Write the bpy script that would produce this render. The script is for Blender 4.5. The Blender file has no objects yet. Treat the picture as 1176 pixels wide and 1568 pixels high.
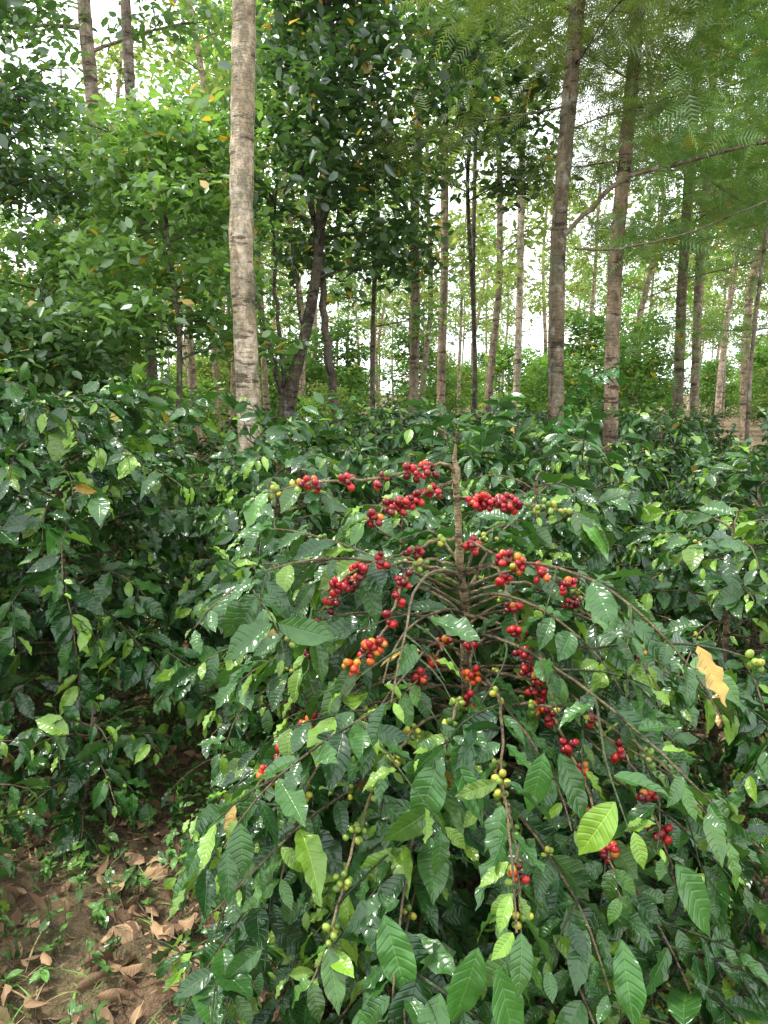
import bpy, math, numpy as np
from mathutils import Vector
R = np.random.default_rng(11)
U = lambda a, b: float(R.uniform(a, b))
def nrm(a):
    return a / np.maximum(np.linalg.norm(a, axis=-1, keepdims=True), 1e-9)
scn = bpy.context.scene

# ------------------------------------------------------------------ mesh builder
class MB:
    def __init__(s):
        s.v=[]; s.c=[]; s.u=[]; s.l=[]; s.n=[]; s.m=[]; s.k=0
    def add(s, v, f, col, mat=0, uv=None):
        v=np.asarray(v,float); f=np.asarray(f,int); n=len(v)
        col=np.asarray(col,float)
        if col.ndim==1: col=np.tile(col,(n,1))
        if uv is None: uv=np.zeros((n,2))
        s.v.append(v); s.c.append(col); s.u.append(uv)
        s.l.append((f+s.k).ravel()); s.n.append(np.full(len(f),f.shape[1])); s.m.append(np.full(len(f),mat))
        s.k+=n
    def build(s, name, mats, parent=None, smooth=True, link=True):
        v=np.concatenate(s.v); c=np.concatenate(s.c); u=np.concatenate(s.u)
        l=np.concatenate(s.l); n=np.concatenate(s.n); m=np.concatenate(s.m)
        me=bpy.data.meshes.new(name)
        me.vertices.add(len(v)); me.loops.add(len(l)); me.polygons.add(len(n))
        me.vertices.foreach_set('co', v.astype(np.float32).ravel())
        me.loops.foreach_set('vertex_index', l.astype(np.int32))
        st=np.concatenate([[0],np.cumsum(n)[:-1]]).astype(np.int32)
        me.polygons.foreach_set('loop_start', st)
        me.polygons.foreach_set('material_index', m.astype(np.int32))
        me.polygons.foreach_set('use_smooth', np.full(len(n), smooth))
        me.update(calc_edges=True)
        a=me.attributes.new('Col','FLOAT_COLOR','POINT')
        a.data.foreach_set('color', np.hstack([c,np.ones((len(c),1))]).astype(np.float32).ravel())
        b=me.attributes.new('luv','FLOAT_VECTOR','POINT')
        b.data.foreach_set('vector', np.hstack([u,np.zeros((len(u),1))]).astype(np.float32).ravel())
        for mt in mats: me.materials.append(mt)
        if not link: return me
        return inst(name, me, parent=parent)
def inst(name, me, loc=(0,0,0), rz=0, sc=(1,1,1), parent=None):
    o=bpy.data.objects.new(name, me); o.location=loc; o.rotation_euler=(0,0,rz); o.scale=sc
    scn.collection.objects.link(o)
    if parent: o.parent=parent
    return o
def empty(name):
    o=bpy.data.objects.new(name,None); scn.collection.objects.link(o); return o
def cat(P,n=40):
    P=np.array(P,float); d=np.concatenate([[0],np.cumsum(np.linalg.norm(np.diff(P,axis=0),axis=1))]); d/=d[-1]
    t=np.linspace(0,1,n); Q=np.stack([np.interp(t,d,P[:,k]) for k in range(3)],1)
    for _ in range(3): Q[1:-1]=(Q[:-2]+Q[1:-1]*2+Q[2:])/4
    return Q
def tube(mb, P, rad, sides, col, mat, jit=0.0):
    P=np.asarray(P,float); n=len(P)
    rad=np.broadcast_to(np.asarray(rad,float),(n,))
    T=nrm(np.gradient(P,axis=0))
    ref=np.array([0,0,1.]) if abs(T[0,2])<0.8 else np.array([1.,0,0])
    A=nrm(np.cross(T,ref)); B=np.cross(T,A)
    th=np.linspace(0,2*np.pi,sides,endpoint=False)
    r=rad[:,None]*np.ones((1,sides))
    if jit: r=r*(1+R.normal(0,jit,(n,1)))*(1+R.normal(0,jit*.6,(n,sides)))
    V=P[:,None]+r[...,None]*(np.cos(th)[None,:,None]*A[:,None]+np.sin(th)[None,:,None]*B[:,None])
    i=np.arange(n-1)[:,None]*sides; j=np.arange(sides)[None]; j2=(j+1)%sides
    F=np.stack([i+j,i+j2,i+sides+j2,i+sides+j],-1).reshape(-1,4)
    uv=np.stack([np.tile(th/6.283,(n,1)),np.tile(np.linspace(0,1,n)[:,None],(1,sides))],-1).reshape(-1,2)
    mb.add(V.reshape(-1,3),F,col,mat,uv)

def leaf_tmpl(nl,nw,curl=.15,fold=.3,wave=.02,ph=0.,asp=.42,twist=0.):
    t=np.linspace(0,1,nl+1); s=np.linspace(-1,1,nw+1)
    w=asp/2*np.sin(np.pi*np.clip(t,0.0,1)**.88)**.8*(1-.5*np.clip((t-.74)/.26,0,1))
    w=np.maximum(w,.007)
    T,S=np.meshgrid(t,s,indexing='ij'); W=w[:,None]
    y=S*W
    z=fold*np.abs(y)-curl*T**2+wave*np.sin(2*np.pi*3.3*T+ph+(S>0)*1.3)*S**2*np.sin(np.pi*T)**.5
    z=z+twist*T*S*W
    x=T-.35*curl**2*T**3
    y=y+.05*math.sin(ph)*T**2
    V=np.stack([x,y,z],-1).reshape(-1,3)
    i=np.arange(nl)[:,None]*(nw+1); j=np.arange(nw)[None]
    F=np.stack([i+j,i+nw+1+j,i+nw+1+j+1,i+j+1],-1).reshape(-1,4)
    return V,F,np.stack([T,S],-1).reshape(-1,2)
HI=[leaf_tmpl(12,6,U(-.05,.55),U(.05,.6),U(.02,.06),U(0,6),U(.37,.49),U(-1.2,1.2)) for _ in range(9)]
ME=[leaf_tmpl(6,4,U(0,.45),U(.1,.5),.02,U(0,6),U(.40,.48),U(-.8,.8)) for _ in range(6)]
DR=[leaf_tmpl(7,4,U(-.6,.9),U(-.9,1.2),.05,U(0,6),U(.35,.6),U(-2.5,2.5)) for _ in range(8)]
def diamond(asp=.5,fold=.25):
    V=np.array([[0,0,0],[.45,asp/2,fold*asp/2],[1,0,-.08],[.45,-asp/2,fold*asp/2]]); F=np.array([[0,2,1],[0,3,2]])
    return V,F,np.array([[0,0],[.5,1],[1,0],[.5,-1.]])
DI=[diamond(.5,.3),diamond(.62,-.2),diamond(.4,.5)]
def hexleaf(asp,fold):
    V=np.array([[0,0,0],[.25,asp*.42,fold*asp*.42],[.6,asp*.45,fold*asp*.4],[1,0,-.12],[.6,-asp*.45,fold*asp*.4],[.25,-asp*.42,fold*asp*.42]])
    F=np.array([[0,3,2,1],[0,5,4,3]]); return V,F,np.zeros((6,2))
BL=[hexleaf(.55,.3),hexleaf(.65,-.2),hexleaf(.48,.5)]
def frond():
    V=[];F=[];
    for k in range(8):
        t=.1+.85*k/7; ln=.27*math.sin(math.pi*(.25+.62*t))+.03
        for sd in (-1,1):
            b=len(V); V+= [[t-.028,0,-.15*t*t],[t+.028,0,-.15*t*t],[t+ln*.6,sd*ln,-.15*t*t-.06*U(0,1.5)]]; F.append([b,b+1,b+2])
    b=len(V); V+=[[0,-.006,0],[0,.006,0],[1.05,0,-.17]]; F.append([b,b+1,b+2])
    V=np.array(V); return V,np.array(F),np.zeros((len(V),2))
FR=[frond() for _ in range(3)]
def place(mb,tm,O,D,N,L,C,mat,wsc=None):
    O=np.asarray(O,float)
    if len(O)==0: return
    D=nrm(np.asarray(D,float)); N=np.asarray(N,float); L=np.asarray(L,float); C=np.asarray(C,float)
    S=nrm(np.cross(N,D)); N=np.cross(D,S)
    pick=R.integers(0,len(tm),len(O))
    for q,(V,F,UV) in enumerate(tm):
        ix=np.nonzero(pick==q)[0]
        if not len(ix): continue
        o,d,n,s,l=O[ix],D[ix],N[ix],S[ix],L[ix]
        w=1+R.normal(0,.08,len(ix))
        P=o[:,None]+l[:,None,None]*(V[None,:,0:1]*d[:,None]+V[None,:,1:2]*s[:,None]*w[:,None,None]+V[None,:,2:3]*n[:,None])
        nv=len(V)
        f=(F[None]+(np.arange(len(ix))*nv)[:,None,None]).reshape(-1,F.shape[1])
        mb.add(P.reshape(-1,3),f,np.repeat(C[ix],nv,0),mat,np.tile(UV,(len(ix),1)))
def sphere(nu=9,nv=6):
    V=[[0,0,1.]]
    for i in range(1,nv):
        a=math.pi*i/nv
        for j in range(nu):
            b=2*math.pi*j/nu; V.append([math.sin(a)*math.cos(b),math.sin(a)*math.sin(b),math.cos(a)])
    V.append([0,0,-1.]); Q=[];T=[]
    for j in range(nu):
        j2=(j+1)%nu; T.append([0,1+j,1+j2])
        for i in range(nv-2):
            a=1+i*nu; Q.append([a+j,a+nu+j,a+nu+j2,a+j2])
        a=1+(nv-2)*nu; T.append([a+j,len(V)-1,a+j2])
    return np.array(V),np.array(Q),np.array(T)
SV,SQ,ST=sphere(10,7)
def berry(mb,c,r,ax,col,mat):
    ax=nrm(np.asarray(ax,float)); a=nrm(np.cross(ax,[.3,.5,.8])); b=np.cross(ax,a)
    V=c+r*(SV[:,0:1]*a+SV[:,1:2]*b+SV[:,2:3]*ax*1.18)
    C=np.tile(col,(len(SV),1)); C[0]=np.array([.06,.03,.015])
    mb.add(V,SQ,C,mat)
    mb.l.append((ST+mb.k-len(SV)).ravel()); mb.n.append(np.full(len(ST),3)); mb.m.append(np.full(len(ST),mat))
RED=[(.38,.010,.016),(.28,.007,.014),(.18,.005,.011),(.44,.018,.016),(.12,.004,.009)]
ORG=[(.58,.10,.012),(.52,.05,.012),(.50,.18,.02)]
GRN=[(.16,.24,.03),(.22,.30,.04),(.11,.19,.03),(.36,.34,.04)]
def pickc(L): return np.array(L[R.integers(0,len(L))])*U(.8,1.1)
def cluster(mb,p,d,n,kind,r=.0080):
    d=nrm(np.asarray(d,float)); a=nrm(np.cross(d,[.2,.1,.97])); b=np.cross(d,a)
    if kind!='g': n+=2
    for k in range(n):
        th=k*2.4+U(-.4,.4); lay=k//6
        rr=.0105+lay*.007
        ax=math.cos(th)*a+math.sin(th)*b
        c=np.asarray(p)+ax*rr+d*U(-.016,.016)+np.array([0,0,-.003])
        q=U(0,1)
        if kind=='r': col=pickc(RED) if q>.08 else (pickc(ORG) if q>.02 else pickc(GRN))
        elif kind=='o': col=pickc(ORG) if q>.5 else pickc(RED)
        elif kind=='m': col=pickc([RED,ORG,GRN][R.integers(0,3)])
        else: col=pickc(GRN)
        s=r*(U(.8,1.14) if kind!='g' else U(.68,.95))
        berry(mb,c,s,ax+d*U(-.4,.4),col,2)

# ------------------------------------------------------------------ materials
def newmat(n):
    m=bpy.data.materials.new(n); m.use_nodes=True; m.node_tree.nodes.clear(); return m,m.node_tree
def nd(t,ty,**k):
    n=t.nodes.new(ty)
    for a,b in k.items(): setattr(n,a,b)
    return n
def mth(t,op,a,b=None,c=None,clamp=False):
    n=nd(t,'ShaderNodeMath',operation=op,use_clamp=clamp)
    for i,x in enumerate((a,b,c)):
        if x is None: continue
        if isinstance(x,(int,float)): n.inputs[i].default_value=x
        else: t.links.new(x,n.inputs[i])
    return n.outputs[0]
def mixc(t,f,a,b,bt='MIX'):
    n=nd(t,'ShaderNodeMix',data_type='RGBA',blend_type=bt)
    for i,x in ((0,f),(6,a),(7,b)):
        if isinstance(x,(int,float)): n.inputs[i].default_value=x
        elif isinstance(x,tuple): n.inputs[i].default_value=(*x,1)
        else: t.links.new(x,n.inputs[i])
    return n.outputs[2]
def noise(t,sc,det=3,vec=None,rough=.55):
    n=nd(t,'ShaderNodeTexNoise'); n.inputs['Scale'].default_value=sc; n.inputs['Detail'].default_value=det; n.inputs['Roughness'].default_value=rough
    if vec is not None: t.links.new(vec,n.inputs['Vector'])
    return n.outputs['Fac']
def mrange(t,x,a,b,c=0,d=1):
    n=nd(t,'ShaderNodeMapRange'); t.links.new(x,n.inputs[0])
    for i,k in enumerate((a,b,c,d)): n.inputs[i+1].default_value=k
    return n.outputs[0]
def attr(t,n):
    return nd(t,'ShaderNodeAttribute',attribute_name=n)
def leafmat(name,rough=.3,trans=.2,spec=.5,bumpd=.003,tcol=(1.5,1.7,.5),bstr=.4):
    m,t=newmat(name)
    col=attr(t,'Col').outputs['Color']
    pr=nd(t,'ShaderNodeBsdfPrincipled'); out=nd(t,'ShaderNodeOutputMaterial')
    tc=nd(t,'ShaderNodeTexCoord').outputs['Object']
    nz=noise(t,38,1,tc)
    c1=mixc(t,1.0,col,mixc(t,nz,(.72,.75,.7),(1.28,1.22,1.2)),'MULTIPLY')
    sx=nd(t,'ShaderNodeSeparateXYZ'); t.links.new(attr(t,'luv').outputs['Vector'],sx.inputs[0])
    T,S=sx.outputs[0],mth(t,'ABSOLUTE',sx.outputs[1])
    ph=mth(t,'SUBTRACT',mth(t,'MULTIPLY',T,8.5),mth(t,'MULTIPLY',mth(t,'POWER',S,1.25),1.1))
    d=mth(t,'PINGPONG',ph,.5)
    lat=mrange(t,d,0,.06,1,0)
    mid=mrange(t,S,.015,.07,1,0)
    v=mth(t,'MAXIMUM',mth(t,'MULTIPLY',lat,.35),mid,clamp=True)
    c1=mixc(t,mth(t,'MULTIPLY',v,.4),c1,mixc(t,1.0,c1,(2.6,2.0,1.5),'MULTIPLY'))
    h=mth(t,'SUBTRACT',mrange(t,d,0,.22,0,.7),mth(t,'MULTIPLY',mid,.7))
    h=mth(t,'ADD',h,mth(t,'MULTIPLY',nz,2.5))
    bp=nd(t,'ShaderNodeBump'); bp.inputs['Strength'].default_value=bstr; bp.inputs['Distance'].default_value=bumpd
    t.links.new(h,bp.inputs['Height']); t.links.new(bp.outputs[0],pr.inputs['Normal'])
    g=nd(t,'ShaderNodeNewGeometry').outputs['Backfacing']
    cf=mixc(t,mth(t,'MULTIPLY',g,.35),c1,(.09,.16,.05))
    t.links.new(mth(t,'ADD',mth(t,'MULTIPLY',g,.25),mth(t,'ADD',mth(t,'MULTIPLY',nz,.16),rough-.08)),pr.inputs['Roughness'])
    t.links.new(cf,pr.inputs['Base Color']); pr.inputs['Specular IOR Level'].default_value=spec
    tr=nd(t,'ShaderNodeBsdfTranslucent'); t.links.new(mixc(t,1.0,c1,tcol,'MULTIPLY'),tr.inputs[0])
    mx=nd(t,'ShaderNodeMixShader'); mx.inputs[0].default_value=trans
    t.links.new(pr.outputs[0],mx.inputs[1]); t.links.new(tr.outputs[0],mx.inputs[2]); t.links.new(mx.outputs[0],out.inputs[0])
    return m
M_leaf=leafmat('coffee_leaf',.24,.16,spec=.6)
M_litter=leafmat('dry_leaf',.75,.1,.2,tcol=(1,1,1))
def treeleafmat(name,gl):
    m,t=newmat(name); out=nd(t,'ShaderNodeOutputMaterial'); col=attr(t,'Col').outputs['Color']
    df=nd(t,'ShaderNodeBsdfDiffuse'); t.links.new(col,df.inputs[0])
    tr=nd(t,'ShaderNodeBsdfTranslucent'); t.links.new(mixc(t,1.0,col,(1.6,1.7,.9),'MULTIPLY'),tr.inputs[0])
    mx=nd(t,'ShaderNodeMixShader'); mx.inputs[0].default_value=.45
    t.links.new(df.outputs[0],mx.inputs[1]); t.links.new(tr.outputs[0],mx.inputs[2]); o=mx.outputs[0]
    if gl:
        g=nd(t,'ShaderNodeBsdfGlossy'); g.inputs['Roughness'].default_value=.4; g.inputs[0].default_value=(.9,.95,1,1)
        m2=nd(t,'ShaderNodeMixShader'); m2.inputs[0].default_value=gl; t.links.new(o,m2.inputs[1]); t.links.new(g.outputs[0],m2.inputs[2]); o=m2.outputs[0]
    t.links.new(o,out.inputs[0]); return m
M_tleaf=treeleafmat('tree_leaf',.08); M_fleaf=treeleafmat('far_leaf',0)
def barkmat(name,sc=1.,lich=.35,zst=.5):
    m,t=newmat(name); pr=nd(t,'ShaderNodeBsdfPrincipled'); out=nd(t,'ShaderNodeOutputMaterial')
    tc=nd(t,'ShaderNodeTexCoord').outputs['Object']
    mp=nd(t,'ShaderNodeMapping'); t.links.new(tc,mp.inputs[0]); mp.inputs['Scale'].default_value=(sc,sc,sc*zst)
    mp2=nd(t,'ShaderNodeMapping'); t.links.new(tc,mp2.inputs[0]); mp2.inputs['Scale'].default_value=(sc*.7,sc*.7,sc*3.2)
    a=noise(t,22,5,mp.outputs[0],.7); b=noise(t,5,3,mp.outputs[0]); r=noise(t,3.4,5,mp2.outputs[0],.7)
    c=attr(t,'Col').outputs['Color']
    c=mixc(t,1.0,c,mixc(t,mrange(t,a,.3,.7),(.38,.36,.33),(1.4,1.35,1.3)),'MULTIPLY')
    c=mixc(t,mrange(t,b,.48,.58,0,.8),c,mixc(t,1.0,c,(.5,.48,.4),'MULTIPLY'))
    c=mixc(t,mrange(t,r,.55,.59,0,.92),c,mixc(t,1.0,c,(.2,.17,.13),'MULTIPLY'))
    c=mixc(t,mrange(t,noise(t,9,4,tc),.56,.66,0,lich),c,(.46,.48,.40))
    c=mixc(t,mrange(t,noise(t,3.1,5,tc,.75),.52,.60,0,lich*1.8),c,(.13,.13,.08))
    t.links.new(c,pr.inputs['Base Color']); pr.inputs['Roughness'].default_value=.85
    bp=nd(t,'ShaderNodeBump'); bp.inputs['Strength'].default_value=1.; bp.inputs['Distance'].default_value=.035
    t.links.new(mth(t,'SUBTRACT',a,mth(t,'MULTIPLY',r,1.6)),bp.inputs['Height']); t.links.new(bp.outputs[0],pr.inputs['Normal'])
    t.links.new(pr.outputs[0],out.inputs[0]); return m
M_bark=barkmat('tree_bark'); M_stem=barkmat('coffee_stem_bark',4,.12)
m,t=newmat('coffee_cherry_skin'); M_berry=m
pr=nd(t,'ShaderNodeBsdfPrincipled'); out=nd(t,'ShaderNodeOutputMaterial')
bt=nd(t,'ShaderNodeTexCoord').outputs['Object']
t.links.new(mixc(t,1.0,attr(t,'Col').outputs['Color'],mixc(t,noise(t,120,2,bt),(.6,.6,.6),(1.3,1.4,1.3)),'MULTIPLY'),pr.inputs['Base Color'])
pr.inputs['Roughness'].default_value=.27; t.links.new(pr.outputs[0],out.inputs[0])
m,t=newmat('forest_soil'); M_soil=m
pr=nd(t,'ShaderNodeBsdfPrincipled'); out=nd(t,'ShaderNodeOutputMaterial'); tc=nd(t,'ShaderNodeTexCoord').outputs['Object']
c=mixc(t,mrange(t,noise(t,4,6,tc),.35,.65),(.12,.068,.038),(.29,.19,.10))
c=mixc(t,mrange(t,noise(t,60,5,tc,.7),.4,.7,0,.7),c,(.07,.042,.024))
c=mixc(t,mrange(t,noise(t,1.3,6,tc,.7),.5,.63,0,.6),c,(.07,.10,.025))
c=mixc(t,mrange(t,noise(t,28,3,tc),.62,.7,0,.8),c,(.34,.25,.14))
t.links.new(c,pr.inputs['Base Color']); pr.inputs['Roughness'].default_value=.95
bp=nd(t,'ShaderNodeBump'); bp.inputs['Distance'].default_value=.03
t.links.new(mth(t,'ADD',noise(t,25,6,tc,.7),noise(t,90,3,tc)),bp.inputs['Height']); t.links.new(bp.outputs[0],pr.inputs['Normal'])
t.links.new(pr.outputs[0],out.inputs[0])
def plainmat(name,c1,c2,sc,rough=.8):
    m,t=newmat(name); pr=nd(t,'ShaderNodeBsdfPrincipled'); out=nd(t,'ShaderNodeOutputMaterial'); tc=nd(t,'ShaderNodeTexCoord').outputs['Object']
    n=noise(t,sc,5,tc,.65); t.links.new(mixc(t,mrange(t,n,.35,.65),c1,c2),pr.inputs['Base Color']); pr.inputs['Roughness'].default_value=rough
    bp=nd(t,'ShaderNodeBump'); bp.inputs['Distance'].default_value=.006; t.links.new(n,bp.inputs['Height']); t.links.new(bp.outputs[0],pr.inputs['Normal'])
    t.links.new(pr.outputs[0],out.inputs[0]); return m

# ------------------------------------------------------------------ ground
def gz(x,y):
    return .035*np.sin(1.7*x+.4)*np.cos(1.3*y)+.02*np.sin(4.1*x+2*y)+.012*np.sin(9*x-5*y+1)
a=np.concatenate([-np.geomspace(400,3.05,26),np.linspace(-3,3,121),np.geomspace(3.05,400,26)])
b=np.concatenate([-np.geomspace(60,.6,8),np.linspace(-.5,6,120),np.geomspace(6.1,600,40)])
X,Y=np.meshgrid(a,b,indexing='ij'); Z=gz(X,Y)+R.normal(0,.004,X.shape)
na,nb=len(a),len(b); i=np.arange(na-1)[:,None]*nb; j=np.arange(nb-1)[None]
F=np.stack([i+j,i+nb+j,i+nb+j+1,i+j+1],-1).reshape(-1,4)
mb=MB(); mb.add(np.stack([X,Y,Z],-1).reshape(-1,3),F,(1,1,1),0); mb.build('ground',[M_soil])

# ------------------------------------------------------------------ coffee plants
def leafcol(n,young=.07,yel=.004):
    k=R.random((n,1)); c=(1-k)*np.array([.013,.050,.014])+k*np.array([.044,.13,.025])
    q=R.random(n); c[q<young]=np.array([.14,.27,.03])*R.uniform(.7,1.2,((q<young).sum(),1))
    y=q>1-yel; c[y]=np.array([.38,.25,.05])*U(.4,1.1)
    return c
class Plant:
    def __init__(s): s.mb=MB(); s.O=[];s.D=[];s.N=[];s.L=[];s.C=[]; s.B=[]
    def leaf(s,o,d,n,l,c): s.O.append(o);s.D.append(d);s.N.append(n);s.L.append(l);s.C.append(c)
def walk(pl,p,az,el,L,droop,depth,leaf0,lsz,bpr,rad,step=.052,bk='g',bfrac=.5,sec=.16):
    n=max(3,int(L/step)); pts=[p.copy()]; ds=[]
    for k in range(n):
        el-=droop/n*(0.6+1.1*k/n); az+=U(-.14,.14)
        d=np.array([math.cos(el)*math.cos(az),math.cos(el)*math.sin(az),math.sin(el)])
        ds.append(d); p=p+d*step; pts.append(p.copy())
    tube(pl.mb,pts,np.linspace(rad,rad*.35,len(pts)),5,np.array([.26,.20,.11]) if depth==0 else np.array([.10,.15,.05]),1)
    for k in range(1,n+1):
        d=ds[k-1]; q=pts[k]; f=k/n
        if q[2]<.08: break
        side=nrm(np.cross(d,[0,0,1.])); up=np.cross(side,d)
        if f>leaf0 or depth>0:
            for sd in (-1,1):
                if U(0,1)<.08: continue
                ang=U(.6,1.4)*(1 if k<n else .6)
                D=d*math.cos(ang)+side*sd*math.sin(ang)+np.array([0,0,-U(-.15,.95)])+R.normal(0,.24,3)
                N=up*.7+np.array([0,0,.5])+R.normal(0,.42,3)
                l=lsz*U(.45,1.2)*(1-.35*max(0,f-.75)/.25)
                if k>=n-1 and U(0,1)<.5: c=np.array([.14,.27,.03])*U(.6,1.3); l*=.7
                else: c=leafcol(1)[0]
                pl.leaf(q+side*sd*.006,D,N,l,c)
        if U(0,1)<bpr and f<bfrac+.3: cluster(pl.mb,q,d,R.integers(3,8),bk); pl.B.append(q)
        if depth==0 and f>.2 and f<.85 and U(0,1)<sec:
            walk(pl,q.copy(),az+(1 if U(0,1)<.5 else -1)*U(.6,1.1),el*.3+U(-.2,.4),L*U(.2,.42),.5,1,0,lsz*.92,bpr*.5,rad*.6,step*.9)
def coffee(pl,base,top,nbr,RR,low,lsz=.13,bpr=.06,bk='g',leaf0=.3,droop=1.1,prof=None,sec=.16,shoots=5,high=1.,slen=(.22,.46),stemtop=1.):
    base=np.array(base,float); top=np.array(top,float)
    tt=np.linspace(0,stemtop,12)[:,None]; st=base*(1-tt)+top*tt+R.normal(0,.006,(12,3))*(tt>0)
    tube(pl.mb,st,np.linspace(.020,.008,12),8,np.array([.36,.28,.17]),1,.06)
    for i in range(nbr):
        t=min(1,(i+U(0,1))/nbr); z=low+(high-low)*t
        p=base*(1-z)+top*z; az=i*2.399+U(-.3,.3)
        L=RR*((1.02-.62*t**2.2) if prof is None else prof(t))*U(.7,1.2)
        walk(pl,p,az,U(.1,.45)+.35*t*high**3,L,droop*U(.6,1.3),0,leaf0,lsz,bpr,.0048,bk=bk,sec=sec)
    for i in range(shoots):
        z=U(.8,1); az=U(0,6.28); rr=U(.05,.45)*RR; p=base*(1-z)+top*z
        p=p+np.array([math.cos(az)*rr,math.sin(az)*rr,-.05])
        walk(pl,p,az,U(1.0,1.5),U(*slen),.4,1,0,lsz*.95,0,.004,.045)
def finish(pl,name,tm,reject=None,link=True,mats=None):
    O,D,N,L,C=[np.array(x) for x in (pl.O,pl.D,pl.N,pl.L,pl.C)]
    if reject is not None:
        k=~reject(O,nrm(D),L); O,D,N,L,C=O[k],D[k],N[k],L[k],C[k]
    place(pl.mb,tm,O,D,N,L,C,0)
    return pl.mb.build(name,[M_leaf,M_stem,M_berry],link=link)

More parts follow.
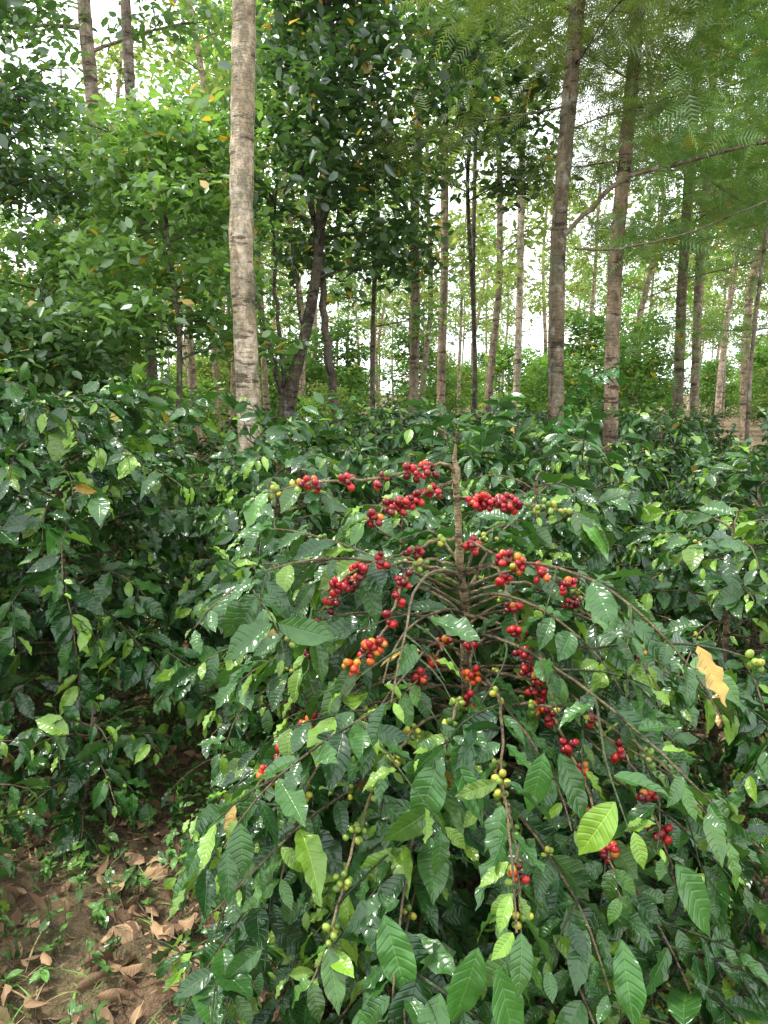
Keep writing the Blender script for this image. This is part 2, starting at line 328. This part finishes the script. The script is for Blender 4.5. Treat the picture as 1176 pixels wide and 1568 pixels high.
# main fruiting bush ------------------------------------------------
main=Plant()
S0=np.array([.27,1.92,0]); S1=np.array([.175,1.76,1.49])
coffee(main,S0,S1,96,.84,.18,.118,.07,'g',.20,1.15,prof=lambda t:1.05-.25*t**1.6,sec=.42,shoots=0,high=.82,stemtop=.6)
SQm=cat([(.217,1.83,.86),(.205,1.81,1.0),(.208,1.80,1.12),(.186,1.785,1.22),(.182,1.765,1.33),(.170,1.757,1.42),(.174,1.75,1.475)],26)
tube(main.mb,SQm,np.linspace(.0125,.0068,26)*(1+.28*(np.arange(26)%4==0)),9,(.60,.47,.28),1,.05)
tube(main.mb,[(.174,1.75,1.46),(.166,1.748,1.495),(.170,1.75,1.53)],[.007,.0055,.0025],7,(.60,.47,.28),1,.05)
fruit=[
 ([(.172,1.75,1.46),(.155,1.75,1.488),(.12,1.74,1.482),(.02,1.72,1.455),(-.06,1.71,1.448),(-.13,1.71,1.446),(-.215,1.70,1.436),(-.30,1.70,1.41)],[(.18,9,'r'),(.26,6,'r'),(.42,8,'r'),(.58,7,'r'),(.73,6,'r'),(.82,5,'m'),(.9,5,'g')]),
 ([(.175,1.76,1.44),(.12,1.72,1.43),(.06,1.69,1.405),(.01,1.66,1.39),(-.05,1.64,1.36)],[(.3,8,'r'),(.47,8,'r'),(.62,8,'r'),(.76,8,'r'),(.9,6,'r')]),
 ([(.18,1.77,1.40),(.23,1.74,1.40),(.285,1.72,1.395),(.34,1.70,1.392),(.41,1.69,1.38),(.48,1.67,1.35)],[(.15,7,'r'),(.22,9,'r'),(.29,9,'r'),(.36,10,'r'),(.43,8,'r'),(.56,5,'g'),(.65,6,'g'),(.73,5,'g'),(.82,5,'g')]),
 ([(.185,1.78,1.30),(.12,1.72,1.30),(.05,1.67,1.285),(0,1.65,1.275),(-.07,1.63,1.25),(-.14,1.62,1.2)],[(.2,6,'g'),(.4,7,'r'),(.64,8,'r'),(.76,8,'r'),(.88,6,'r')]),
 ([(.185,1.78,1.28),(.21,1.7,1.30),(.27,1.66,1.275),(.33,1.63,1.26),(.39,1.62,1.24),(.45,1.6,1.2)],[(.2,8,'r'),(.45,9,'r'),(.55,8,'m'),(.72,7,'r'),(.88,6,'r')]),
 ([(.19,1.8,1.22),(.10,1.68,1.27),(.04,1.62,1.24),(.028,1.60,1.18),(0,1.57,1.13),(-.035,1.55,1.09),(-.085,1.54,1.05),(-.13,1.53,1.0)],[(.35,6,'g'),(.45,7,'r'),(.53,5,'r'),(.63,5,'r'),(.73,9,'o'),(.79,9,'o'),(.87,8,'o')]),
 ([(.195,1.8,1.2),(.26,1.7,1.25),(.285,1.64,1.2),(.30,1.61,1.13),(.325,1.60,1.05),(.345,1.59,.98),(.35,1.58,.92)],[(.35,6,'r'),(.47,6,'r'),(.6,6,'r'),(.7,8,'r'),(.78,9,'r'),(.86,9,'r'),(.93,7,'o')]),
 ([(.2,1.82,1.08),(.16,1.72,1.08),(.12,1.64,1.04),(.08,1.6,1.01),(.03,1.57,.97)],[(.42,8,'r'),(.62,8,'r'),(.78,7,'r')]),
 ([(.2,1.82,1.06),(.21,1.7,1.06),(.2,1.62,1.0),(.19,1.58,.93)],[(.45,6,'r'),(.7,8,'o'),(.9,5,'r')]),
 ([(.2,1.8,1.2),(.05,1.78,1.24),(-.08,1.74,1.2),(-.15,1.7,1.14),(-.17,1.67,1.06),(-.18,1.66,1.0)],[(.55,7,'r'),(.68,8,'r'),(.8,7,'r'),(.9,5,'r')]),
 ([(.2,1.8,1.15),(.33,1.75,1.2),(.46,1.7,1.15),(.52,1.68,1.09),(.6,1.66,1.04),(.68,1.65,1.02),(.76,1.63,1.01)],[(.45,6,'r'),(.6,5,'r'),(.75,5,'m'),(.85,6,'g')]),
 ([(.2,1.8,.9),(0,1.7,.97),(-.18,1.6,.9),(-.28,1.5,.8),(-.33,1.46,.7)],[(.6,7,'r'),(.72,8,'r'),(.82,9,'o')]),
 ([(.25,1.8,.9),(.36,1.6,.97),(.41,1.42,.87),(.44,1.33,.77),(.46,1.3,.68)],[(.45,6,'r'),(.55,6,'r'),(.66,7,'r'),(.78,8,'r'),(.88,8,'o')]),
 ([(.25,1.8,.95),(.42,1.62,.98),(.52,1.42,.88),(.56,1.34,.76),(.57,1.31,.70)],[(.5,5,'r'),(.62,6,'r'),(.78,7,'r'),(.88,7,'r')]),
 ([(.22,1.8,.85),(.08,1.55,.93),(-.02,1.4,.86),(-.07,1.28,.76),(-.1,1.22,.66),(-.13,1.18,.6)],[(.4,7,'g'),(.5,8,'g'),(.6,8,'g'),(.7,9,'g'),(.8,9,'g'),(.9,8,'g')]),
 ([(.22,1.8,.8),(.24,1.5,.86),(.26,1.33,.78),(.255,1.25,.68),(.25,1.2,.58)],[(.45,6,'g'),(.55,7,'g'),(.65,7,'g'),(.75,8,'m'),(.85,9,'g'),(.93,8,'g')]),
 ([(.22,1.8,.85),(.16,1.5,1.0),(.12,1.35,.97),(.09,1.25,.9)],[(.4,5,'g'),(.55,6,'g'),(.7,6,'g')]),
 ([(.22,1.8,.85),(-.05,1.6,.95),(-.16,1.42,.85),(-.2,1.3,.72)],[(.5,6,'g'),(.65,7,'g'),(.8,7,'g')]),
 ([(.25,1.8,.8),(.3,1.6,.95),(.42,1.45,1.0),(.55,1.35,.93),(.66,1.3,.8)],[(.4,5,'g'),(.55,6,'g'),(.75,5,'g')]),
 ([(.2,1.8,1.1),(.30,1.7,1.1),(.38,1.62,1.04),(.42,1.58,.96)],[(.55,6,'g'),(.75,7,'g')]),
]
FN=[]
for P,cl in fruit:
    Q=cat(P); Q[1:-1]+=R.normal(0,.0022,(38,3)); tube(main.mb,Q,np.linspace(.0048,.002,40),6,(.42,.33,.18),1)
    for f,n,k in cl:
        i=min(38,int(f*39)); cluster(main.mb,Q[i],Q[i+1]-Q[i-1],n,k); FN.append((Q[i],k))
    d=nrm(Q[-1]-Q[-4]); side=nrm(np.cross(d,[0,0,1.]))
    for w in range(4):
        q=Q[-1-w*3]
        for sd in (-1,1): main.leaf(q,d*.7+side*sd*.8+np.array([0,0,-U(0,.6)]),np.array([0,-.2,1.])+R.normal(0,.25,3),U(.05,.12),np.array([.055,.14,.024])*U(.5,1.7))
FP=np.array([a for a,k in FN]+[b for b in main.B if b[1]<1.5]); RP=np.array([a for a,k in FN if k!='g'])
TOC=nrm(np.array([0,-1.,.35]))
def rej(O,D,L):
    c=O+D*L[:,None]*.55
    dd=np.linalg.norm(c[:,None]-FP[None],axis=2).min(1)
    d2=np.linalg.norm(c[:,None]-(FP+TOC*.05)[None],axis=2).min(1)
    d3=np.linalg.norm(c[:,None]-(RP+TOC*.10)[None],axis=2).min(1)
    z=(c[:,2]>1.02)&(c[:,1]<1.64)&(np.abs(c[:,0]-.12)<.33)
    dist=((c-np.array([0,0,1.65]))**2).sum(1)**.5
    return (dd<.04)|(d2<.045)|((d3<.06)&(R.random(len(O))<.85))|(z&(R.random(len(O))<.8))|((c[:,2]>1.42)&(np.abs(c[:,0]-.12)<.4)&(c[:,1]<1.95)&(R.random(len(O))<.6))|(dist<.9)|(c[:,0]<-.6)
for (x,y,z,dx,dy,dz,l) in [(.10,1.27,.98,-.35,-.5,-.75,.14),(.13,1.27,.98,.45,-.4,-.8,.13),(.16,1.12,.72,-.3,-.3,-.9,.15),(.19,1.1,.7,.25,-.2,-.95,.16),
    (.52,1.2,.82,.5,-.3,-.8,.16),(.43,1.2,.67,.05,-.5,-.8,.15),(.0,1.2,.72,.3,-.4,-.85,.16),(-.04,1.1,.62,.1,-.3,-.9,.16),(.33,1.3,.98,.35,-.4,-.8,.15),(.3,1.3,.98,-.2,-.3,-.85,.13)]:
    main.leaf(np.array([x,y,z]),np.array([dx,dy,dz]),np.array([0,-.8,.6]),l*.92,np.array([.04,.13,.024])*U(.8,1.5))
finish(main,'coffee_bush',HI,rej)

def bush(name,x,y,h,RR,nbr=42,low=.2,lsz=.13,tm=HI,bpr=.04,**k):
    pl=Plant(); coffee(pl,(x,y,0),(x+U(-.06,.06),y+U(-.06,.06),h-.05),nbr,RR,low,lsz,bpr,**k); return finish(pl,name,tm)
bush('coffee_bush',-1.38,3.15,1.68,.80,74,.26,lsz=.15,shoots=9)
bush('coffee_bush',-2.0,2.75,1.25,.55,40,.2,lsz=.145,shoots=3)
bush('coffee_bush',-.52,3.35,1.38,.68,50,.3,lsz=.14)
bush('coffee_bush',1.30,2.75,1.20,.80,58,.22)
bush('coffee_bush',.92,1.62,.60,.50,28,.25,lsz=.11,slen=(.1,.2))
bush('coffee_bush',-1.45,2.1,.66,.40,24,.3,lsz=.12,leaf0=.15,slen=(.1,.25))
bush('coffee_bush',-1.15,2.6,.5,.38,20,.2,lsz=.12,leaf0=.1,slen=(.1,.25))
bush('coffee_bush',.62,2.9,1.36,.7,54,.2,shoots=3)
bush('coffee_bush',.05,2.75,1.28,.55,46,.3,shoots=2,slen=(.1,.2))
bush('coffee_bush',-.36,2.6,1.10,.5,34,.2,slen=(.1,.25))
var=[]
for s in range(5):
    pl=Plant(); coffee(pl,(0,0,0),(U(-.08,.08),U(-.08,.08),1.34),48,.84,.15,.14,.02,sec=.2,shoots=8); var.append(finish(pl,'coffee_bush',ME,link=False))
pos=[(.35,4.4,1.06),(1.2,4.2,1.0),(2.05,3.9,.92),(2.2,2.9,.86),(-.55,4.9,1.07),(-1.6,4.4,1.10),(-2.4,3.5,1.1),(-2.6,4.6,1.1),(1.0,5.3,1.0),(2.9,4.6,.92),(3.0,3.6,.88)]
for y in np.arange(5.9,12.5,1.35):
    for x in np.arange(-.58*y-1,.58*y+1.2,1.0):
        if U(0,1)<.93: pos.append((x+U(-.25,.25),y+U(-.25,.25),U(.78,1.02)))
for x,y,s in pos:
    if (abs(x-2.76)<.35 and abs(y-9)<.4): continue
    inst('coffee_bush',var[R.integers(0,5)],(x,y,0),U(0,6.28),(s*U(.9,1.1),s*U(.9,1.1),s))
pl=Plant()
Q=cat([(1.0,4.5,1.3),(1.05,4.5,1.55),(1.18,4.48,1.72),(1.36,4.46,1.80)],14); tube(pl.mb,Q,.004,5,(.08,.12,.04),1)
for k in range(1,14):
    for sd in (-1,1): pl.leaf(Q[k],np.array([.55,-.3,.0])+np.array([-.2,.7*sd,-.15])+R.normal(0,.25,3),np.array([0,-.3,1.]),U(.12,.19),np.array([.03,.10,.024])*U(.9,1.4))
finish(pl,'coffee_shoot',HI)

# ------------------------------------------------------------------ trees
def wob(P,amp):
    P=np.array(P,float); n=max(8,int(np.linalg.norm(P[-1]-P[0])/.12)); Q=cat(P,n)
    z=np.linspace(0,1,n); Q[:,0]+=amp*np.sin(z*9+U(0,6)); Q[:,1]+=amp*np.sin(z*7+U(0,6)); return Q
def leaves_at(mb,C,n,sp,size,tm,cols,mat,flat=.5,down=.2,yel=.012):
    m=len(C)*n; O=np.repeat(C,n,0)+R.normal(0,1,(m,3))*np.array([sp,sp,sp*.6])
    D=R.normal(0,1,(m,3)); D[:,2]=D[:,2]*.5-down
    N=R.normal(0,flat,(m,3)); N[:,2]+=1
    k=R.random((m,1)); cc=np.repeat(R.random((len(C),1)),n,0)
    k=np.clip(.5*k+.5*cc,0,1); col=(1-k)*np.array(cols[0])+k*np.array(cols[1])
    q=R.random(m)<yel; col[q]=cols[2]
    place(mb,tm,O,D,N,size*R.uniform(.55,1.3,m),col,mat)
def tree(name,trunk,r0,r1,z0,z1,nl,llen,size,nleaf,cols,tm=DI,barkc=(.2,.16,.12),up=.5,sp=.16,link=True,sides=14,droop=0,down=.2,extra=None,flat=.5,az0=None,wamp=.03,lr=1.,yel=.012,far=False):
    mb=MB(); Q=wob(trunk,wamp); tube(mb,Q,np.linspace(r0,r1,len(Q))*(1+.3*np.exp(-np.linspace(0,1,len(Q))*25)),sides,barkc,1,.03)
    C=[]
    for i in range(nl):
        z=z0+(z1-z0)*(i+U(0,1))/nl
        if z>Q[-1,2]: z=Q[-1,2]
        p=Q[np.argmin(np.abs(Q[:,2]-z))].copy(); f=(z-z0)/(z1-z0+1e-6)
        az=i*2.4+U(-.4,.4) if az0 is None else U(*az0)
        L=llen*(1-.55*f)*U(.6,1.15); el=up+U(-.15,.25); n=9; pts=[p.copy()]
        rr=max(.006,min(r0*.35,.012*L+.008))*lr
        for k in range(n):
            el-=droop/n+U(-.06,.06); az+=U(-.2,.2); p=p+L/n*np.array([math.cos(el)*math.cos(az),math.cos(el)*math.sin(az),math.sin(el)]); pts.append(p.copy())
            if k>=2:
                for w in range(2):
                    a2=az+U(-1.3,1.3); e2=el+U(-.5,.4); tl=U(.25,.6)*(.4+.12*L); q=p.copy(); tp=[q.copy()]
                    for h in range(3):
                        q=q+tl/2*np.array([math.cos(e2)*math.cos(a2),math.cos(e2)*math.sin(a2),math.sin(e2)]); e2-=.15; tp.append(q.copy()); C.append(q.copy())
                    if not far: tube(mb,tp,[rr*.3,rr*.22,rr*.15,.002],3,np.array(barkc)*.7,1)
        tube(mb,pts,np.linspace(rr,rr*.25,len(pts)),6 if not far else 4,np.array(barkc)*.8,1)
    if extra is not None:
        for P,ra in extra: Qe=cat(P,30); Qe[1:-1]+=R.normal(0,ra*.25,(28,3)); tube(mb,Qe,np.linspace(ra,ra*.4,30),8,np.array(barkc),1,.03)
    if C: leaves_at(mb,np.array(C),nleaf,sp,size,tm,cols,0,flat,down=down,yel=yel)
    return mb.build(name,[M_fleaf if far else M_tleaf,M_bark],link=link)
Y1=(.55,.36,.05)
G_bright=[(.085,.18,.045),(.22,.37,.09),Y1]
G_mid=[(.055,.12,.04),(.15,.26,.075),Y1]
G_dark=[(.026,.066,.024),(.095,.18,.05),Y1]
G_oliv=[(.09,.14,.033),(.21,.28,.07),(.30,.22,.05)]
G_haze=[(.12,.175,.06),(.28,.35,.13),(.40,.34,.16)]  # far foliage: greens paled so the distance haze sits in the leaf colour
tree('silver_oak_tree',[(-1.37,7.4,0),(-1.34,7.4,1.2),(-1.37,7.4,3),(-1.27,7.42,5.2),(-1.2,7.4,9),(-1.1,7.4,14)],.122,.08,7.8,13.5,10,2.0,.26,3,G_oliv,FR,(.56,.47,.35),up=.5,wamp=.008)
tree('silver_oak_tree',[(1.90,8,0),(1.86,8,1.5),(1.82,8,3.3),(1.90,8,5.5),(2.0,8,9),(2.1,8,13)],.085,.055,4.1,9.5,20,2.3,.27,5,G_oliv,FR,(.20,.155,.10),up=.15,lr=.4,sp=.28,
     extra=[([(1.86,7.95,3.25),(2.1,7.9,3.5),(2.42,7.85,3.8),(3.07,7.7,3.91),(3.9,7.3,4.02),(4.9,6.9,4.3)],.026),([(1.95,7.9,3.1),(2.3,7.7,3.05),(2.9,7.5,3.15),(3.8,7.2,3.5)],.013),([(1.74,7.9,1.6),(1.70,7.86,2.6),(1.72,7.86,3.6),(1.85,7.85,4.6),(1.75,7.9,6)],.013)])
tree('silver_oak_tree',[(2.80,9,0),(2.74,9,2.2),(2.72,9,3.3),(2.8,9,6),(2.9,9,13)],.088,.055,4.0,9.5,20,2.6,.28,5,G_oliv,FR,(.34,.25,.17),up=.15,lr=.4,sp=.28)
tree('silver_oak_tree',[(5.9,14,0),(5.72,14,4),(5.8,14,13)],.08,.05,4,11,20,2.4,.3,4,G_oliv,FR,(.36,.3,.22),up=.2,lr=.5,sp=.25)
tree('silver_oak_tree',[(4.7,12,0),(4.66,12,3),(4.8,12,12)],.085,.05,3.4,10,22,2.4,.3,4,G_oliv,FR,(.24,.19,.13),up=.2,lr=.5,sp=.25)
tree('silver_oak_tree',[(6.3,10,0),(6.2,10,3),(6.0,10,12)],.09,.05,2.2,9,24,3.0,.28,5,G_bright,FR,(.28,.22,.16),up=.2,lr=.5,sp=.25)
tree('silver_oak_tree',[(4.2,8.6,0),(4.25,8.6,3),(4.3,8.6,7)],.025,.015,2.8,6.8,18,1.8,.26,5,G_bright,FR,(.25,.2,.15),up=.1,lr=.5,sp=.25)
tree('silver_oak_tree',[(.53,13,0),(.56,13,3),(.50,13,5),(.58,13,8),(.6,13,15)],.09,.05,6.2,13,13,1.6,.17,5,G_mid,DI,(.36,.29,.21),sp=.22)
tree('silver_oak_tree',[(1.14,15,0),(1.2,15,4),(1.12,15,7),(1.1,15,15)],.09,.05,8,13,10,1.6,.18,5,G_mid,DI,(.42,.31,.22),sp=.22)
tree('silver_oak_tree',[(1.75,14.5,0),(1.7,14.5,5),(1.6,14.5,9)],.05,.03,5.6,8.5,8,1.3,.16,5,G_bright,DI,(.14,.11,.08),sp=.22)
tree('silver_oak_tree',[(3.56,20,0),(3.5,20,6),(3.6,20,15)],.10,.06,7,14,14,2,.2,5,G_mid,DI,(.62,.52,.42),sp=.25)
# left trees
tree('shade_tree',[(-4.55,13,0),(-4.6,13,3),(-4.8,13,7.5),(-4.9,13,14)],.14,.08,6.8,13,13,2.6,.17,6,G_mid,BL,(.46,.36,.29),up=.3,sp=.22,wamp=.01)
tree('shade_tree',[(-6.6,12,0),(-6.6,12,3),(-6.5,12,12)],.10,.05,3.5,11,18,2.4,.16,6,G_mid,BL,(.3,.24,.2),up=.3,sp=.22)
tree('shade_tree',[(-3.4,11,0),(-3.42,11,3),(-3.5,11,7),(-3.6,11,12)],.09,.05,2.8,5.4,14,1.9,.15,6,G_bright,BL,(.24,.19,.15),up=.25,sp=.26,droop=.3,yel=.03)
tree('shade_tree',[(-5.35,8.7,0),(-5.25,8.7,3),(-5.1,8.7,7.5)],.09,.04,3.4,7.4,24,1.6,.13,9,G_dark,BL,(.16,.13,.1),up=.3,sp=.22,droop=.5)
tree('shade_tree',[(-2.35,8.4,0),(-2.3,8.4,2.2),(-2.35,8.4,4.5)],.04,.015,1.9,4.5,17,1.15,.13,7,G_bright,BL,(.2,.16,.13),up=.35,sp=.18,droop=.4,yel=.02)
tree('shade_tree',[(-4.3,9.6,0),(-4.2,9.6,1.8),(-4.3,9.6,3.4)],.05,.015,1.5,3.4,17,1.7,.13,7,G_bright,BL,(.2,.16,.13),up=.2,sp=.2,droop=.5,yel=.02)
tree('shade_tree',[(-3.9,7.6,0),(-3.95,7.6,1.5),(-3.9,7.6,2.6)],.035,.012,1.4,2.5,13,1.1,.12,8,G_mid,BL,(.2,.16,.13),up=.3,sp=.16,droop=.5,yel=.02)
tree('broadleaf_tree',[(-1.28,9.5,0),(-1.25,9.5,1.4),(-1.02,9.5,2.3),(-.84,9.5,3.2),(-.78,9.5,3.9),(-.62,9.5,5),(-.65,9.5,7.2)],.09,.03,2.9,6.8,21,1.5,.15,7,G_dark,BL,(.12,.095,.07),up=.4,sp=.24,yel=.025,
     extra=[([(-1.2,9.5,.9),(-1.35,9.5,1.9),(-1.55,9.5,2.6),(-1.75,9.4,3.6)],.045),([(-1.2,9.5,1.0),(-1.28,9.5,2.0),(-1.35,9.4,3.0),(-1.3,9.5,4.2)],.035),
            ([(-.50,9.6,0),(-.56,9.6,1.2),(-.72,9.6,2.0),(-.76,9.6,2.9),(-.98,9.6,4.4)],.075),([(-1.2,9.5,1.2),(-1.0,9.4,2.2),(-1.1,9.3,3.4)],.03)])
tree('broadleaf_tree',[(1.3,11,0),(1.3,11,2),(1.2,11,4.5),(1.3,11,8)],.035,.02,4.1,7.6,13,1.3,.15,6,G_dark,BL,(.08,.06,.05),up=.3,sp=.22)
tree('broadleaf_tree',[(-.2,12.5,0),(-.15,12.5,3),(-.1,12.5,8)],.05,.02,2.6,5.4,11,1.3,.13,4,G_bright,BL,(.2,.16,.12),up=.3,sp=.22)

# distant forest ----------------------------------------------------
DF=empty('distant_forest')
tv=[]
for s in range(5):
    bc=[(.62,.5,.4),(.46,.34,.25),(.32,.25,.18),(.68,.6,.48),(.5,.38,.28)][s]
    tv.append(tree('forest_tree',[(0,0,0),(U(-.3,.3),U(-.2,.2),4),(U(-.4,.4),0,8),(U(-.6,.6),0,13)],U(.08,.125),.04,[5,5.5,4,6,4.5][s],12,14,1.8,.25,3,[G_haze,G_bright,G_haze,G_mid,G_haze][s],DI,bc,up=.35,sp=.32,link=False,sides=7,far=True,wamp=.07))
uv_=[]
for s in range(3):
    uv_.append(tree('forest_shrub',[(0,0,0),(.1,0,1.5),(0,.1,3.4)],.04,.015,.3,3.3,16,1.4,.17,5,[G_bright,G_haze,G_mid][s],DI,(.4,.32,.23),up=.5,sp=.24,link=False,sides=6,far=True))
y=17.
while y<64:
    x=-.58*y-1
    while x<.58*y+1:
        if U(0,1)<.76:
            s=U(.75,1.08); inst('forest_tree',tv[R.integers(0,5)],(x+U(-1.5,1.5),y+U(-1.3,1.3),0),U(0,6.28),(s,s,s),DF)
        x+=U(1.4,4.4)+y*.02
    y+=2.7+y*.05
y=16.2
while y<58:
    x=-.58*y-1
    while x<.58*y+1:
        s=U(.35,.85)*(1+y*.010)
        if U(0,1)<.64: inst('forest_shrub',uv_[R.integers(0,3)],(x+U(-.8,.8),y+U(-1,1),0),U(0,6.28),(s*1.15,s*1.15,s),DF)
        x+=U(1.4,3.2)
    y+=2.6+y*.06

# ------------------------------------------------------------------ ground cover
mb=MB(); n=11000
x=R.uniform(-3,2.4,n); y=R.uniform(.8,6.0,n)
O=np.stack([x,y,gz(x,y)+R.uniform(.004,.035,n)],1); D=R.normal(0,1,(n,3)); D[:,2]*=.35; N=R.normal(0,.6,(n,3)); N[:,2]+=1
k=R.random((n,1))**1.3; C=(1-k)*np.array([.12,.075,.045])+k*np.array([.44,.29,.17])
place(mb,DR,O,D,N,.015+.09*R.random(n)**1.4,C,0)
for i in range(3600):
    x0,y0=U(-2.6,2.2),U(.9,4.5); a=U(0,6.28); l=U(.03,.2); z0=float(gz(x0,y0))+.012
    tube(mb,[(x0,y0,z0),(x0+l*.5*math.cos(a),y0+l*.5*math.sin(a),z0+U(0,.02)),(x0+l*math.cos(a+.2),y0+l*math.sin(a+.2),z0+.004)],U(.0008,.0022),3,np.array((.36,.28,.18))*U(.5,1.3),1)
mb.build('leaf_litter',[M_litter,M_stem])
mb=MB(); O=[];D=[];N=[];L=[];C=[]
def dens(x,y): return math.sin(2.1*x+1)*math.cos(2.7*y+.5)+.6*math.sin(5*x-3*y)
cnt=0
while cnt<4600:
    x0,y0=U(-3,2.6),U(.95,5.5)
    if dens(x0,y0)<U(-1.6,.5): continue
    if x0<-.4 and y0<1.8 and U(0,1)<.8: continue
    cnt+=1; h=U(.02,.17); z0=float(gz(x0,y0)); g=np.array([.065,.155,.03])*U(.5,1.7)
    tube(mb,[(x0,y0,z0),(x0+U(-.02,.02),y0+U(-.02,.02),z0+h)],.0012,3,(.06,.12,.03),1)
    for q in range(R.integers(4,10)):
        a=U(0,6.28); zz=z0+h*U(.3,1); O.append([x0,y0,zz]);D.append([math.cos(a),math.sin(a),U(-.2,.5)]);N.append([U(-.3,.3),U(-.3,.3),1]);L.append(U(.012,.05));C.append(g*U(.8,1.2))
place(mb,ME[:3],O,D,N,L,C,0); mb.build('ground_weeds',[M_leaf,M_stem])
mb=MB(); O=[];D=[];N=[];L=[];C=[]
GB=[leaf_tmpl(5,2,U(.15,.5),.5,0,0,.05) for _ in range(4)]
cnt=0
while cnt<1100:
    x0,y0=U(-3,2.4),U(1.0,5)
    if dens(x0+2,y0)<U(-1.2,.8): continue
    cnt+=1
    for q in range(R.integers(5,13)):
        a=U(0,6.28); xx=x0+U(-.03,.03); yy=y0+U(-.03,.03); O.append([xx,yy,float(gz(xx,yy))]); D.append([math.cos(a)*.7,math.sin(a)*.7,U(.3,1.2)]); N.append([-math.cos(a),-math.sin(a),.8]); L.append(U(.03,.12)); C.append(np.array([.14,.25,.06])*U(.6,1.5) if U(0,1)>.3 else np.array([.36,.29,.15]))
place(mb,GB,O,D,N,L,C,0); mb.build('grass_tufts',[M_litter,M_stem])
mb=MB(); V=SV*np.array([.05,.038,.024])*(1+R.normal(0,.09,(len(SV),1)))+np.array([-.60,1.38,.045])
mb.add(V,SQ,(1,1,1)); mb.l.append(ST.ravel()); mb.n.append(np.full(len(ST),3)); mb.m.append(np.zeros(len(ST),int))
mb.build('stone',[plainmat('pink_stone',(.34,.2,.14),(.48,.33,.25),30)])
mb=MB(); g=np.linspace(0,1,7); A,B=np.meshgrid(g,g[:4],indexing='ij')
V=np.stack([-.57+.06*A-.02*B,1.46+.04*A+.05*B,.075+.012*np.sin(A*7)+.006*B],-1).reshape(-1,3)
i=np.arange(6)[:,None]*4; j=np.arange(3)[None]; mb.add(V,np.stack([i+j,i+4+j,i+5+j,i+j+1],-1).reshape(-1,4),(1,1,1))
mb.build('paper_scrap',[plainmat('dirty_paper',(.6,.6,.62),(.8,.8,.78),40,.6)])

# ------------------------------------------------------------------ light, sky, camera
w=bpy.data.worlds.new('World'); scn.world=w; w.use_nodes=True; t=w.node_tree; bg=t.nodes['Background']
sk=nd(t,'ShaderNodeTexSky',sky_type='NISHITA'); sk.sun_disc=False; el=math.radians(62); azs=math.radians(-75)
sk.sun_elevation=el; sk.sun_rotation=azs
tc=nd(t,'ShaderNodeTexCoord').outputs['Generated']
cl=noise(t,2.2,5,tc)
t.links.new(mixc(t,mrange(t,cl,.3,.6,.75,.97),sk.outputs[0],(20,20.6,21.2)),bg.inputs[0]); bg.inputs[1].default_value=.15
sd=bpy.data.lights.new('sun','SUN'); sd.energy=5.0; sd.angle=math.radians(5); sd.color=(1,.95,.87)
so=bpy.data.objects.new('sun',sd); scn.collection.objects.link(so)
sv=Vector((math.sin(azs)*math.cos(el),math.cos(azs)*math.cos(el),math.sin(el))); so.rotation_euler=sv.to_track_quat('Z','Y').to_euler()
cd=bpy.data.cameras.new('camera'); cd.sensor_fit='VERTICAL'; cd.sensor_height=36; cd.lens=26; cd.clip_end=2000; cd.clip_start=.05
co=bpy.data.objects.new('camera',cd); scn.collection.objects.link(co); co.location=(0,0,1.65); co.rotation_euler=(math.radians(90-9.2),0,0); scn.camera=co
scn.view_settings.view_transform='Standard'; scn.view_settings.look='None'; scn.view_settings.exposure=0
